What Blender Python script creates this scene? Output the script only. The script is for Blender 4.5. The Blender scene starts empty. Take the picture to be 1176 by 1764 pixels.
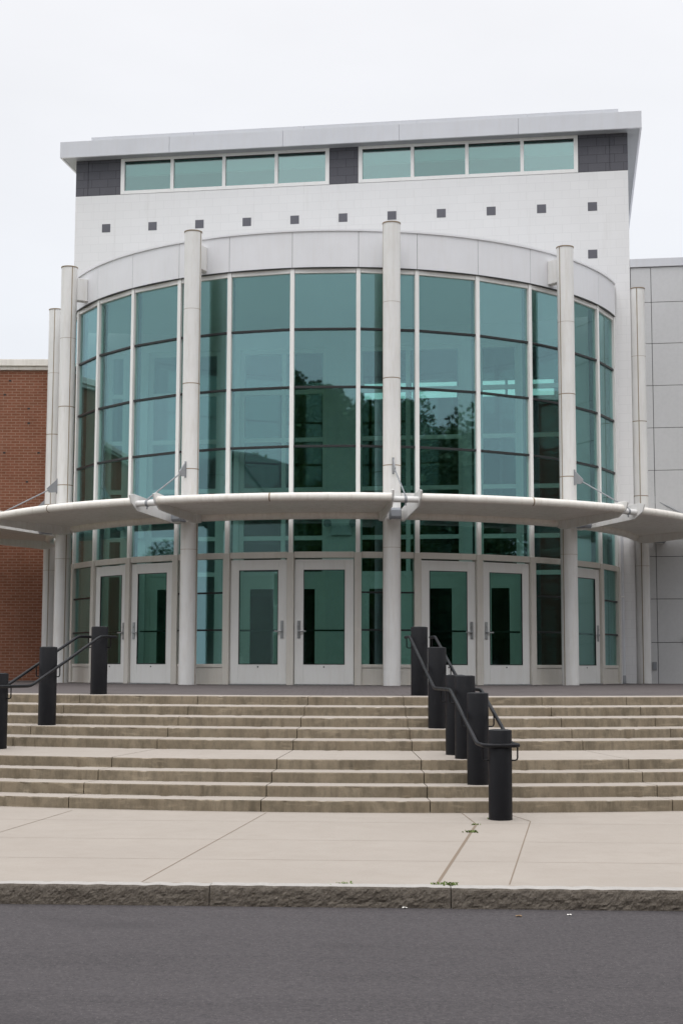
import bpy, math, random
from math import sin, cos, radians as R_, pi
from mathutils import Vector, Matrix, noise
random.seed(7)
S = bpy.context.scene
# ------------------------------------------------------------------ camera
D, ZE, YAW, PITCH, ROLL = 35.0535, 0.3626, -0.0011, 0.1043, 0.0029
cam = bpy.data.objects.new('camera', bpy.data.cameras.new('camera'))
S.collection.objects.link(cam)
fw = Vector((sin(YAW)*cos(PITCH), cos(YAW)*cos(PITCH), sin(PITCH)))
rt = Vector((cos(YAW), -sin(YAW), 0)); up = rt.cross(fw)
r2 = cos(ROLL)*rt + sin(ROLL)*up; u2 = -sin(ROLL)*rt + cos(ROLL)*up
m = Matrix((r2, u2, -fw)).transposed().to_4x4(); m.translation = Vector((0, -D, ZE))
cam.matrix_world = m
cam.data.sensor_fit = 'VERTICAL'; cam.data.sensor_height = 36.0
cam.data.lens = 2538.75*36/1764
cam.data.clip_end = 3000
S.camera = cam
# ------------------------------------------------------------------ sky, sun, exposure
SUN_EL, SUN_AZ = R_(58), R_(200)          # soft sun behind the clouds, from the street side
w = bpy.data.worlds.new('World'); S.world = w; w.use_nodes = True
wn = w.node_tree; wn.nodes.clear()
def WN(t, **k):
    n = wn.nodes.new(t)
    for a, v in k.items(): setattr(n, a, v)
    return n
sky = WN('ShaderNodeTexSky', sky_type='NISHITA', sun_disc=False, sun_elevation=SUN_EL, sun_rotation=SUN_AZ)
tc = WN('ShaderNodeTexCoord'); sp = WN('ShaderNodeSeparateXYZ')
wn.links.new(tc.outputs['Generated'], sp.inputs[0])
ramp = WN('ShaderNodeValToRGB')
cr = ramp.color_ramp
cr.elements[0].position = 0.0; cr.elements[0].color = (.80, .835, .90, 1)
cr.elements[1].position = 1.0; cr.elements[1].color = (2.75, 2.75, 2.78, 1)
for p, c in ((.2, (.845, .87, .915)), (.42, (.925, .93, .96)), (.5, (1.0, 1.0, 1.04))):
    el = cr.elements.new(p); el.color = (*c, 1)
wn.links.new(sp.outputs['Z'], ramp.inputs[0])
nz = WN('ShaderNodeTexNoise'); nz.inputs['Scale'].default_value = 2.2; nz.inputs['Detail'].default_value = 5
mp = WN('ShaderNodeMapping'); mp.inputs['Scale'].default_value = (1, 1, 2.6)
wn.links.new(tc.outputs['Generated'], mp.inputs[0]); wn.links.new(mp.outputs[0], nz.inputs['Vector'])
mr = WN('ShaderNodeMapRange'); mr.inputs['From Min'].default_value = .3; mr.inputs['From Max'].default_value = .7
mr.inputs['To Min'].default_value = .93; mr.inputs['To Max'].default_value = 1.05
wn.links.new(nz.outputs['Fac'], mr.inputs['Value'])
mu = WN('ShaderNodeVectorMath', operation='SCALE')
wn.links.new(ramp.outputs[0], mu.inputs[0]); wn.links.new(mr.outputs[0], mu.inputs['Scale'])
s10 = WN('ShaderNodeVectorMath', operation='SCALE'); s10.inputs['Scale'].default_value = 10.0
wn.links.new(mu.outputs[0], s10.inputs[0])
mx = WN('ShaderNodeMixRGB'); mx.inputs[0].default_value = .95      # 5 % of clear sky through the overcast
wn.links.new(sky.outputs[0], mx.inputs[1]); wn.links.new(s10.outputs[0], mx.inputs[2])
bg = WN('ShaderNodeBackground'); bg.inputs['Strength'].default_value = .1
wn.links.new(mx.outputs[0], bg.inputs[0])
wo = WN('ShaderNodeOutputWorld'); wn.links.new(bg.outputs[0], wo.inputs[0])
sun = bpy.data.objects.new('sun', bpy.data.lights.new('sun', 'SUN'))
sun.data.energy = .6; sun.data.angle = R_(35); sun.data.color = (1, .97, .93)
sun.rotation_euler = (pi/2 - SUN_EL, 0, R_(-14)); S.collection.objects.link(sun)
S.view_settings.view_transform = 'Standard'; S.view_settings.look = 'None'
S.view_settings.exposure = 0.06; S.view_settings.gamma = 1.0; S.view_settings.use_curve_mapping = False
S.cycles.max_bounces = 10; S.cycles.transparent_max_bounces = 24; S.cycles.caustics_reflective = False
S.cycles.use_denoising = True
# ------------------------------------------------------------------ materials
class NT:
    def __init__(s, name):
        s.m = bpy.data.materials.new(name); s.m.use_nodes = True; s.t = s.m.node_tree
        s.b = s.t.nodes['Principled BSDF']; s.o = s.t.nodes['Material Output']
        s.tc = s.n('ShaderNodeTexCoord')
    def n(s, t, **k):
        n = s.t.nodes.new(t)
        for a, v in k.items():
            if a in n.inputs: s.put(n.inputs[a], v)
            else: setattr(n, a, v)
        return n
    def put(s, inp, v):
        if isinstance(v, bpy.types.NodeSocket): s.t.links.new(v, inp)
        else: inp.default_value = v
    def map(s, scale=(1, 1, 1)):
        n = s.n('ShaderNodeMapping'); s.t.links.new(s.tc.outputs['Object'], n.inputs[0]); n.inputs['Scale'].default_value = scale
        return n.outputs[0]
    def noise(s, scale, detail=4, rough=.6, vec=None):
        n = s.n('ShaderNodeTexNoise'); n.inputs['Scale'].default_value = scale; n.inputs['Detail'].default_value = detail
        n.inputs['Roughness'].default_value = rough
        s.t.links.new(vec or s.tc.outputs['Object'], n.inputs['Vector']); return n.outputs['Fac']
    def rng(s, v, a, b, c, d):
        n = s.n('ShaderNodeMapRange'); s.put(n.inputs['Value'], v)
        for k, x in zip(('From Min', 'From Max', 'To Min', 'To Max'), (a, b, c, d)): n.inputs[k].default_value = x
        return n.outputs[0]
    def mix(s, f, a, b, bt='MIX'):
        n = s.n('ShaderNodeMixRGB', blend_type=bt)
        for i, v in enumerate((f, a, b)):
            if isinstance(v, tuple): v = (*v[:3], 1)
            s.put(n.inputs[i], v)
        return n.outputs[0]
    def uz(s, d):
        # (distance along the wall, height) in metres
        n = s.n('ShaderNodeVectorMath', operation='DOT_PRODUCT'); s.t.links.new(s.tc.outputs['Object'], n.inputs[0]); n.inputs[1].default_value = d
        sp = s.n('ShaderNodeSeparateXYZ'); s.t.links.new(s.tc.outputs['Object'], sp.inputs[0])
        c = s.n('ShaderNodeCombineXYZ'); s.t.links.new(n.outputs['Value'], c.inputs[0]); s.t.links.new(sp.outputs[2], c.inputs[1])
        return c.outputs[0], sp.outputs[2]
    def bump(s, h, strength=.3, dist=.01):
        n = s.n('ShaderNodeBump'); n.inputs['Strength'].default_value = strength; n.inputs['Distance'].default_value = dist
        s.put(n.inputs['Height'], h); s.t.links.new(n.outputs[0], s.b.inputs['Normal'])
    def fin(s, col, rough=.6, metal=0.0, spec=.4):
        s.put(s.b.inputs['Base Color'], (*col[:3], 1) if isinstance(col, tuple) else col)
        s.put(s.b.inputs['Roughness'], rough); s.b.inputs['Metallic'].default_value = metal
        s.b.inputs['Specular IOR Level'].default_value = spec
        return s.m
T0 = -0.1552
Eu = Vector((cos(T0), sin(T0), 0)); Nv = Vector((sin(T0), -cos(T0), 0))
def painted(name, c, rough=.45, var=.06, dirt=0.0, dirtcol=(.45, .38, .28), spec=.4):
    k = NT(name); n1 = k.noise(1.3, 5); n2 = k.noise(9, 4, .7, k.map((1, 1, .12)))
    col = k.mix(k.rng(n1, .3, .7, 0, 1), tuple(x*(1-var) for x in c), tuple(min(x*(1+var), .9) for x in c))
    if dirt: col = k.mix(k.rng(n2, .46, .74, 0, dirt), col, dirtcol); n3 = k.noise(22, 4, .7, k.map((1, 1, .06))); col = k.mix(k.rng(n3, .58, .78, 0, dirt), col, tuple(x*.8 for x in dirtcol))
    k.bump(k.noise(60, 2), .05, .002)
    return k.fin(col, k.rng(n1, .3, .7, rough-.06, rough+.08), 0, spec)
M = {}
M['column'] = painted('column_paint', (.755, .75, .735), .42, .04, .24)
M['canopy'] = painted('canopy_paint', (.82, .785, .73), .5, .04, .26, (.38, .31, .22))
M['fascia'] = painted('fascia_panel', (.60, .61, .645), .38, .03, .08)
M['fascia_light'] = painted('drum_fascia_panel', (.735, .74, .765), .38, .03, .08)
M['frame'] = painted('frame_paint', (.82, .818, .805), .4, .03, .10)
M['door'] = painted('door_paint', (.76, .76, .74), .42, .03, .12)
M['lowframe'] = painted('lower_frame_paint', (.62, .595, .545), .45, .05, .25)
M['seam'] = painted('rust_seam', (.30, .235, .165), .8, .2)
M['gasket'] = painted('dark_gasket', (.022, .024, .025), .4, .1)
M['steel'] = painted('grey_steel', (.27, .28, .295), .42, .1)
M['lamp'] = painted('lamp_grey', (.25, .265, .29), .5, .06)
M['hardware'] = NT('satin_metal').fin((.42, .43, .44), .32, .9)
M['int_white'] = painted('interior_white', (.80, .80, .78), .6, .03)
M['int_dark'] = painted('interior_dark', (.10, .10, .10), .6, .1)
M['int_floor'] = painted('interior_floor', (.22, .215, .2), .3, .1)
def black_post():
    k = NT('black_post_paint'); n = k.noise(7, 6, .75); f = k.noise(90, 2)
    col = k.mix(k.rng(n, .55, .8, 0, 1), (.006, .0062, .0085), (.016, .0155, .017))
    k.bump(f, .25, .003); return k.fin(col, k.rng(n, .3, .7, .38, .6), 0, .26)
M['post'] = black_post()
def tile_band():
    k = NT('dark_block_band'); v, z = k.uz(Eu)
    b = k.n('ShaderNodeTexBrick'); b.inputs['Vector'].default_value = (0, 0, 0); k.t.links.new(v, b.inputs['Vector'])
    for a, x in (('Color1', (.078, .078, .093, 1)), ('Color2', (.096, .095, .11, 1)), ('Mortar', (.04, .04, .048, 1)), ('Scale', 1.0), ('Mortar Size', .006), ('Brick Width', .405), ('Row Height', .203)): b.inputs[a].default_value = x
    st = k.noise(5, 5, .7, k.map((2.5, 2.5, .35))); sp = k.noise(70, 2, .6)
    col = k.mix(k.rng(st, .58, .78, 0, .35), b.outputs[0], (.16, .16, .18)); col = k.mix(k.rng(sp, .5, .8, 0, .35), col, (.14, .14, .16))
    return k.fin(col, .65)
M['band'] = tile_band()
M['accent'] = painted('slate_block', (.125, .125, .145), .7, .12)
def block_white():
    k = NT('white_painted_block'); v, z = k.uz(Eu)
    b = k.n('ShaderNodeTexBrick'); k.t.links.new(v, b.inputs['Vector'])
    for a, x in (('Color1', (.75, .748, .75, 1)), ('Color2', (.77, .768, .77, 1)), ('Mortar', (.70, .698, .70, 1)), ('Scale', 1.0), ('Mortar Size', .006), ('Mortar Smooth', .3), ('Brick Width', .405), ('Row Height', .203)): b.inputs[a].default_value = x
    n = k.noise(.9, 5); s2 = k.noise(4, 5, .7, k.map((1.6, 1.6, .15)))
    col = k.mix(k.rng(n, .3, .7, 0, .12), b.outputs[0], (.60, .595, .60)); col = k.mix(k.rng(s2, .56, .8, 0, .22), col, (.5, .48, .45))
    k.bump(b.outputs['Fac'], -.25, .006); return k.fin(col, .6, 0, .3)
M['block'] = block_white()
def red_brick(name, d, c1, c2, mort, mort_size=.009):
    k = NT(name); v, z = k.uz(d)
    b = k.n('ShaderNodeTexBrick'); k.t.links.new(v, b.inputs['Vector'])
    for a, x in (('Color1', (*c1, 1)), ('Color2', (*c2, 1)), ('Mortar', (*mort, 1)), ('Scale', 1.0), ('Mortar Size', mort_size), ('Mortar Smooth', .25), ('Bias', -.1), ('Brick Width', .21), ('Row Height', .0685)): b.inputs[a].default_value = x
    n = k.noise(1.1, 6, .7); f = k.noise(26, 4, .7); s2 = k.noise(3, 5, .7, k.map((1.5, 1.5, .2)))
    col = k.mix(k.rng(n, .3, .7, 0, .45), b.outputs[0], tuple(x*.62 for x in c1))
    col = k.mix(k.rng(f, .45, .8, 0, .5), col, tuple(min(1, x*1.5) for x in c2))
    col = k.mix(k.rng(s2, .55, .8, 0, .25), col, (.30, .22, .17))
    k.bump(b.outputs['Fac'], -.5, .008); return k.fin(col, .85, 0, .2)
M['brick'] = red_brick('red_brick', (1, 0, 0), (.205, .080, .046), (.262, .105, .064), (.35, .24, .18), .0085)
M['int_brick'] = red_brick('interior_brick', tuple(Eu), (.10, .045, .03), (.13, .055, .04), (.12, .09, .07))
def grey_panel():
    k = NT('grey_metal_panel'); n = k.noise(.35, 3); f = k.noise(14, 3)
    col = k.mix(k.rng(n, .3, .7, 0, 1), (.54, .54, .545), (.585, .585, .59)); col = k.mix(k.rng(f, .4, .7, 0, .1), col, (.3, .3, .3))
    return k.fin(col, .4, .15, .4)
M['panel'] = grey_panel()
def concrete(name, base, dark, stain, sc=1.0, streak=False, rough=.85):
    k = NT(name); a = k.noise(1.1*sc, 6, .65); b = k.noise(4.5*sc, 6, .7, k.map((1, 1, 1 if not streak else .5))); f = k.noise(60, 4, .7)
    col = k.mix(k.rng(a, .3, .72, 0, 1), base, dark)
    col = k.mix(k.rng(b, .45, .68, 0, .75 if streak else .3), col, stain)
    if streak:
        g = k.noise(8, 5, .7, k.map((1.4, 1.4, .14))); col = k.mix(k.rng(g, .52, .76, 0, .55), col, tuple(x*.62 for x in stain))
        pl = k.noise(5.5, 4, .6, k.map((.5, .5, 2.2))); col = k.mix(k.rng(pl, .58, .74, 0, .5), col, tuple(min(x*1.45, .5) for x in base))
    sp = k.noise(130, 2, .5); col = k.mix(k.rng(sp, .62, .75, 0, .3), col, tuple(x*.55 for x in base))
    col = k.mix(k.rng(f, .3, .75, 0, .22), col, tuple(x*.6 for x in dark))
    k.bump(f, .35, .004); return k.fin(col, rough, 0, .25)
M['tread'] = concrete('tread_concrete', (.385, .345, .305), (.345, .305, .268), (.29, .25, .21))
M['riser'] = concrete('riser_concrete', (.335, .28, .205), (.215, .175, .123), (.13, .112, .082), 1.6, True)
M['walk'] = concrete('sidewalk_concrete', (.372, .332, .292), (.335, .297, .26), (.30, .26, .22), .8)
M['joint'] = NT('joint_dirt').fin((.20, .155, .115), .95)
def paver():
    k = NT('grey_brick_pavers')
    b = k.n('ShaderNodeTexBrick'); k.t.links.new(k.map((1, 1, 1)), b.inputs['Vector'])
    for a, x in (('Color1', (.085, .073, .074, 1)), ('Color2', (.11, .095, .094, 1)), ('Mortar', (.055, .047, .044, 1)), ('Scale', 1.0), ('Mortar Size', .006), ('Brick Width', .2), ('Row Height', .1)): b.inputs[a].default_value = x
    n = k.noise(.8, 5); col = k.mix(k.rng(n, .3, .7, 0, .5), b.outputs[0], (.12, .105, .10))
    k.bump(b.outputs['Fac'], -.3, .004); return k.fin(col, .8, 0, .25)
M['paver'] = paver()
def asphalt():
    k = NT('asphalt'); a = k.noise(.22, 4, .6); l = k.noise(.9, 6, .7, k.map((.3, 1.9, 1))); f = k.noise(45, 4, .75)
    v = k.n('ShaderNodeTexVoronoi'); v.inputs['Scale'].default_value = 75; k.t.links.new(k.tc.outputs['Object'], v.inputs['Vector'])
    sel = k.n('ShaderNodeSeparateXYZ'); k.t.links.new(v.outputs['Color'], sel.inputs[0])
    dot = k.n('ShaderNodeMath', operation='MULTIPLY'); k.put(dot.inputs[0], k.rng(v.outputs['Distance'], .16, .34, 1, 0)); k.put(dot.inputs[1], k.rng(sel.outputs[0], .84, .9, 0, 1))
    col = k.mix(k.rng(a, .3, .7, 0, 1), (.038, .0345, .0368), (.056, .0505, .0535))
    col = k.mix(k.rng(l, .48, .68, 0, .8), col, (.036, .0325, .035)); col = k.mix(k.rng(f, .35, .75, 0, .75), col, (.115, .104, .106)); col = k.mix(k.rng(k.noise(28, 3, .8), .5, .75, 0, .55), col, (.03, .027, .03))
    col = k.mix(dot.outputs[0], col, (.165, .15, .145))
    pt = k.noise(.55, 3, .5, k.map((.6, 1.1, 1))); col = k.mix(k.rng(pt, .60, .66, 0, .32), col, (.030, .027, .029)); cl = k.noise(1.6, 6, .8, k.map((.12, 2.2, 1))); col = k.mix(k.rng(cl, .56, .72, 0, .4), col, (.085, .076, .076))
    gr = k.noise(27, 3, .75); col = k.mix(k.rng(gr, .52, .7, 0, .3), col, (.024, .022, .0235)); g2 = k.noise(60, 2, .8); col = k.mix(k.rng(g2, .58, .72, 0, .45), col, (.135, .123, .122))
    k.bump(f, .6, .008); return k.fin(col, .88, 0, .25)
M['asphalt'] = asphalt()
def granite(name, a, b, c, bump):
    k = NT(name); n = k.noise(6, 6, .75); g = k.noise(85, 3, .8); s = k.noise(26, 6, .8)
    col = k.mix(k.rng(n, .3, .7, 0, 1), a, b); col = k.mix(k.rng(g, .4, .7, 0, .6), col, c); col = k.mix(k.rng(s, .5, .7, 0, .5), col, tuple(x*.5 for x in a))
    k.bump(s, bump, .02); return k.fin(col, .8, 0, .3)
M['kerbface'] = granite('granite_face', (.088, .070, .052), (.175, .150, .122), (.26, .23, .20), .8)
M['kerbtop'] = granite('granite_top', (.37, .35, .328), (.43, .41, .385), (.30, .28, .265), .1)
def glass(name, tint, refl, f0, wob=.0):
    k = NT(name); t = k.t; t.nodes.remove(k.b)
    tr = t.nodes.new('ShaderNodeBsdfTransparent'); tr.inputs[0].default_value = (*tint, 1)
    gl = t.nodes.new('ShaderNodeBsdfGlossy'); gl.inputs['Color'].default_value = (*refl, 1); gl.inputs['Roughness'].default_value = .018
    lw = t.nodes.new('ShaderNodeFresnel'); geo = t.nodes.new('ShaderNodeNewGeometry'); io = t.nodes.new('ShaderNodeMapRange'); io.inputs['To Min'].default_value = 1.5; io.inputs['To Max'].default_value = 1/1.5; t.links.new(geo.outputs['Backfacing'], io.inputs['Value']); t.links.new(io.outputs[0], lw.inputs['IOR'])   # thin sheet: same reflectance leaving as entering
    mr = t.nodes.new('ShaderNodeMapRange'); mr.inputs['From Min'].default_value = .04; mr.inputs['From Max'].default_value = 1; mr.inputs['To Min'].default_value = f0; mr.inputs['To Max'].default_value = 1
    t.links.new(lw.outputs[0], mr.inputs['Value'])
    oi = t.nodes.new('ShaderNodeObjectInfo'); rv = t.nodes.new('ShaderNodeMapRange'); rv.inputs['To Min'].default_value = f0*.78; rv.inputs['To Max'].default_value = f0*1.28; t.links.new(oi.outputs['Random'], rv.inputs['Value']); t.links.new(rv.outputs[0], mr.inputs['To Min'])   # random reflectance per sheet, standing in for differing reflections
    if wob:
        n = k.noise(.7, 2, .5); bp = t.nodes.new('ShaderNodeBump'); bp.inputs['Strength'].default_value = wob; bp.inputs['Distance'].default_value = .02
        t.links.new(n, bp.inputs['Height']); t.links.new(bp.outputs[0], gl.inputs['Normal'])
    mx = t.nodes.new('ShaderNodeMixShader'); t.links.new(mr.outputs[0], mx.inputs[0]); t.links.new(tr.outputs[0], mx.inputs[1]); t.links.new(gl.outputs[0], mx.inputs[2])
    t.links.new(mx.outputs[0], k.o.inputs[0]); return k.m
M['glass'] = glass('green_tinted_glass', (.72, .875, .84), (.60, .885, .955), .155, .08)
M['doorglass'] = glass('green_door_glass', (.60, .735, .69), (.62, .88, .92), .085, .05)
M['clerglass'] = glass('clerestory_glass', (.58, .82, .78), (.72, .90, .88), .33, .05)
M['clear'] = glass('clear_glass', (.85, .95, .93), (.9, 1, 1), .06)
def foliage(name, a, b):
    k = NT(name); n = k.noise(.9, 3); g = k.noise(14, 2)
    col = k.mix(k.rng(n, .35, .65, 0, 1), a, b); col = k.mix(k.rng(g, .4, .7, 0, .5), col, tuple(x*.5 for x in a)); return k.fin(col, .6, 0, .3)
M['leaf'] = foliage('green_leaves', (.045, .09, .022), (.10, .155, .04))
M['leaf_dark'] = foliage('dark_leaves', (.03, .06, .022), (.06, .105, .034))
M['weed'] = foliage('weed_green', (.10, .17, .03), (.20, .25, .06))
M['bark'] = concrete('bark', (.10, .08, .06), (.07, .055, .04), (.05, .04, .03), 3)
M['grass'] = foliage('lawn', (.05, .09, .02), (.075, .12, .035))
M['siding'] = painted('house_siding', (.42, .43, .42), .6, .05, .1)
M['shingle'] = painted('roof_shingle', (.06, .058, .06), .8, .2)
M['paper'] = painted('paper', (.78, .76, .72), .8, .05)
M['dry'] = painted('dry_leaf', (.22, .14, .07), .8, .2)
# ------------------------------------------------------------------ mesh helpers
class MB:
    def __init__(s): s.v = []; s.f = []; s.mi = []
    def add(s, vs, fs, mi=0):
        o = len(s.v); s.v += [tuple(x) for x in vs]
        for f in fs: s.f.append(tuple(i+o for i in f)); s.mi.append(mi)
        return s
    def hexa(s, p, mi=0):   # 8 points: bottom ring ccw 0-3, top ring 4-7
        return s.add(p, [(3, 2, 1, 0), (4, 5, 6, 7), (0, 1, 5, 4), (1, 2, 6, 5), (2, 3, 7, 6), (3, 0, 4, 7)], mi)
    def frame_box(s, o, ax, ay, az, x0, x1, y0, y1, z0, z1, mi=0):
        P = lambda x, y, z: o + ax*x + ay*y + az*z
        return s.hexa([P(x0, y0, z0), P(x1, y0, z0), P(x1, y1, z0), P(x0, y1, z0), P(x0, y0, z1), P(x1, y0, z1), P(x1, y1, z1), P(x0, y1, z1)], mi)
    def box(s, x0, x1, y0, y1, z0, z1, mi=0):
        return s.frame_box(Vector(), Vector((1, 0, 0)), Vector((0, 1, 0)), Vector((0, 0, 1)), x0, x1, y0, y1, z0, z1, mi)
    def ubox(s, u0, u1, v0, v1, z0, z1, mi=0):
        # box in the frame of the hall (u along its front, v outwards), y axis = -v keeps it right handed
        return s.frame_box(Vector(), Eu, -Nv, Vector((0, 0, 1)), u0, u1, -v1, -v0, z0, z1, mi)
    def rbox(s, th, r0, r1, t0, t1, z0, z1, mi=0):
        # box at polar angle th: radial r0..r1, tangential t0..t1
        n = Vector((sin(th), -cos(th), 0)); t = Vector((cos(th), sin(th), 0))
        return s.frame_box(Vector(), t, -n, Vector((0, 0, 1)), t0, t1, -r1, -r0, z0, z1, mi)
    def chord(s, ta, tb, R, inset_a, inset_b, dep0, dep1, z0, z1, mi=0):
        # box along the chord between two angles; dep = offset outwards
        a = Vector((R*sin(ta), -R*cos(ta), 0)); b = Vector((R*sin(tb), -R*cos(tb), 0)); t = (b-a); L = t.length; t.normalize(); n = Vector((t.y, -t.x, 0))
        return s.frame_box(a, t, -n, Vector((0, 0, 1)), inset_a, L-inset_b, -dep1, -dep0, z0, z1, mi)
    def arc(s, r0, r1, z0, z1, ta, tb, n, mi=0, c=(0, 0)):
        vs = []
        for i in range(n+1):
            t = ta+(tb-ta)*i/n
            for r, z in ((r0, z0), (r1, z0), (r1, z1), (r0, z1)): vs.append((c[0]+r*sin(t), c[1]-r*cos(t), z))
        fs = []
        for i in range(n):
            for j in range(4):
                a = i*4+j; b = i*4+(j+1) % 4; fs.append((a, b, b+4, a+4))
        fs += [(3, 2, 1, 0), (n*4, n*4+1, n*4+2, n*4+3)]
        return s.add(vs, fs, mi)
    def sweep(s, prof, ta, tb, n, c=(0, 0), mats=None, cap=True):
        # open (r,z) profile swept round the z axis
        k = len(prof); vs = []
        for i in range(n+1):
            t = ta+(tb-ta)*i/n
            for r, z in prof: vs.append((c[0]+r*sin(t), c[1]-r*cos(t), z))
        for i in range(n):
            for j in range(k-1): pass
        o = len(s.v); s.v += vs
        for i in range(n):
            for j in range(k-1):
                a = o+i*k+j; s.f.append((a, a+1, a+1+k, a+k)); s.mi.append(mats[j] if mats else 0)
        if cap:
            s.f.append(tuple(o+j for j in reversed(range(k)))); s.mi.append(mats[-1] if mats else 0)
            s.f.append(tuple(o+n*k+j for j in range(k))); s.mi.append(mats[-1] if mats else 0)
        return s
    def tube(s, pts, r, n=10, mi=0, cap=True):
        pts = [Vector(p) for p in pts]; rs = r if isinstance(r, (list, tuple)) else [r]*len(pts)
        nx = None; vs = []
        for i, p in enumerate(pts):
            t = (pts[min(i+1, len(pts)-1)]-pts[max(i-1, 0)]).normalized()
            if nx is None: nx = t.orthogonal().normalized()
            nx = (nx-t*nx.dot(t)).normalized(); ny = t.cross(nx)
            vs += [p+(nx*cos(2*pi*j/n)+ny*sin(2*pi*j/n))*rs[i] for j in range(n)]
        fs = [(i*n+j, i*n+(j+1) % n, (i+1)*n+(j+1) % n, (i+1)*n+j) for i in range(len(pts)-1) for j in range(n)]
        if cap: fs += [tuple(reversed(range(n))), tuple((len(pts)-1)*n+j for j in range(n))]
        return s.add(vs, fs, mi)
    def cyl(s, x, y, z0, z1, r, n=40, mi=0, rr=None): return s.lathe([(r, z0), (rr or r, z1)], x, y, n, mi)
    def lathe(s, prof, x, y, n=40, mi=0):
        vs = [(x+r*cos(2*pi*j/n), y+r*sin(2*pi*j/n), z) for r, z in prof for j in range(n)]
        fs = [(i*n+j, i*n+(j+1) % n, (i+1)*n+(j+1) % n, (i+1)*n+j) for i in range(len(prof)-1) for j in range(n)]
        fs += [tuple(reversed(range(n))), tuple((len(prof)-1)*n+j for j in range(n))]
        return s.add(vs, fs, mi)
COL = S.collection.objects
ORG = {}
def obj(name, mb, mats, parent=None, smooth=False, bevel=0, label=None, loc=None):
    o0 = Vector(loc) if loc is not None else (ORG[parent.name] if parent else Vector())
    me = bpy.data.meshes.new(name); me.from_pydata([Vector(v)-o0 for v in mb.v], [], mb.f)
    mats = mats if isinstance(mats, (list, tuple)) else [mats]
    for x in mats: me.materials.append(M[x])
    me.polygons.foreach_set('material_index', mb.mi)
    if smooth:
        me.polygons.foreach_set('use_smooth', [True]*len(me.polygons)); me.set_sharp_from_angle(angle=R_(35))
    me.update()
    o = bpy.data.objects.new(name, me); COL.link(o); ORG[o.name] = o0
    if parent: o.parent = parent
    else: o.location = o0
    if bevel:
        b = o.modifiers.new('bevel', 'BEVEL'); b.width = bevel; b.segments = 2; b.limit_method = 'ANGLE'; b.angle_limit = R_(40)
    if label: o['label'] = label
    return o
def thing(name, label, cat, loc=(0, 0, 0), group=None):
    o = bpy.data.objects.new(name, None); COL.link(o); o.location = loc; ORG[o.name] = Vector(loc); o.empty_display_size = .3
    return tag(o, label, cat, group)
def tag(o, label, cat, group=None):
    o['label'] = label; o['category'] = cat
    if group: o['group'] = group
    return o
def struct(name, mb, mats, **k):
    o = obj(name, mb, mats, **k); o['kind'] = 'structure'; return o
POL = lambda r, t, z=0: Vector((r*sin(t), -r*cos(t), z))
# ------------------------------------------------------------------ ground, road, kerb, sidewalk
struct('ground', MB().add([(-900, -900, -1.50), (900, -900, -1.50), (900, 900, -1.50), (-900, 900, -1.50)], [(0, 1, 2, 3)]), 'grass')
KD = R_(-2.5); kdir = Vector((cos(KD), sin(KD), 0)); kin = Vector((-sin(KD), cos(KD), 0)); KP = Vector((0, -23.75, 0))   # kerb line, kin points to the building
def kp(a, b, z): p = KP+kdir*a+kin*b; return Vector((p.x, p.y, z))
rm = MB(); rm.add([kp(-150, -13, -1.437), kp(150, -13, -1.437), kp(150, .02, -1.433), kp(-150, .02, -1.433)], [(0, 1, 2, 3)])
struct('road', rm, 'asphalt')
SC = (.62, -.2)                                            # centre of the curved steps
def walk_z(y): return -1.207+.0178*(y+18.9)
fwm = MB(); fwm.add([kp(-150, -15.5, -1.30), kp(150, -15.5, -1.30), kp(150, -13, -1.30), kp(-150, -13, -1.30)], [(0, 1, 2, 3)]); fwm.add([kp(-150, -13, -1.46), kp(150, -13, -1.46), kp(150, -13, -1.30), kp(-150, -13, -1.30)], [(3, 2, 1, 0)])
struct('far_sidewalk', fwm, 'walk')
sw = MB(); NS = 80
for i in range(NS):
    a0 = -40+i; b0 = a0+1
    q = [kp(a0, .15, 0), kp(b0, .15, 0), Vector((b0, -13.0, 0)), Vector((a0, -13.0, 0))]
    for v in q: v.z = walk_z(v.y)
    sw.add(q, [(0, 1, 2, 3)])
def unp(px, py):      # photograph pixel -> sidewalk plane (used to read off the joint directions)
    d = fw+r2*((px-588)/2538.75)-u2*((py-882)/2538.75); o = Vector((0, -D, ZE))
    t = (-1.207-.0178*(-18.9)-.0 + 0 - o.z); t = (walk_z(0)+.0178*o.y-o.z)/(d.z-.0178*d.y)
    return o+d*t
def strip(a, b, wd, z=.002):
    t = (b-a).normalized(); n = Vector((-t.y, t.x, 0))*wd/2; q = [a-n, b-n, b+n, a+n]
    for v in q: v.z = walk_z(v.y)+z
    sw.add(q, [(0, 1, 2, 3)], 1)
for a, b, wd in (((125, 1396), (-60, 1452), .008), ((459, 1400), (245, 1519), .009), ((820, 1420), (752, 1524), .026), ((913, 1415), (877, 1524), .010), ((795, 1401), (820, 1420), .012), ((872, 1402), (913, 1415), .010)):
    strip(unp(*a), unp(*b), wd)
for c in (1.38, 2.62, 4.0):
    strip(kp(-38, c, 0), kp(38, c, 0), .0048)
strip(kp(-38, .152, 0), kp(38, .152, 0), .012)
struct('sidewalk', sw, ['walk', 'joint'])
kb = MB(); jx = sorted([unp(362, 1526).x, unp(776, 1531).x]); step = jx[1]-jx[0]; ks = []
a = jx[0]-step*16
while a < 32: ks.append(a); a += step*random.uniform(.92, 1.08) if not (jx[0]-.1 < a < jx[0]+.1) else step
ks = [k for k in ks if not (jx[1]+.05 < k < jx[1]+2.0) and not (jx[0]+.05 < k < jx[1]-.05)]
ks = [k for k in ks if not (jx[0]-step*.7 < k < jx[0]-.05)] 
if jx[0] not in ks: ks.append(jx[0])
if jx[1] not in ks: ks.append(jx[1])
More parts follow.
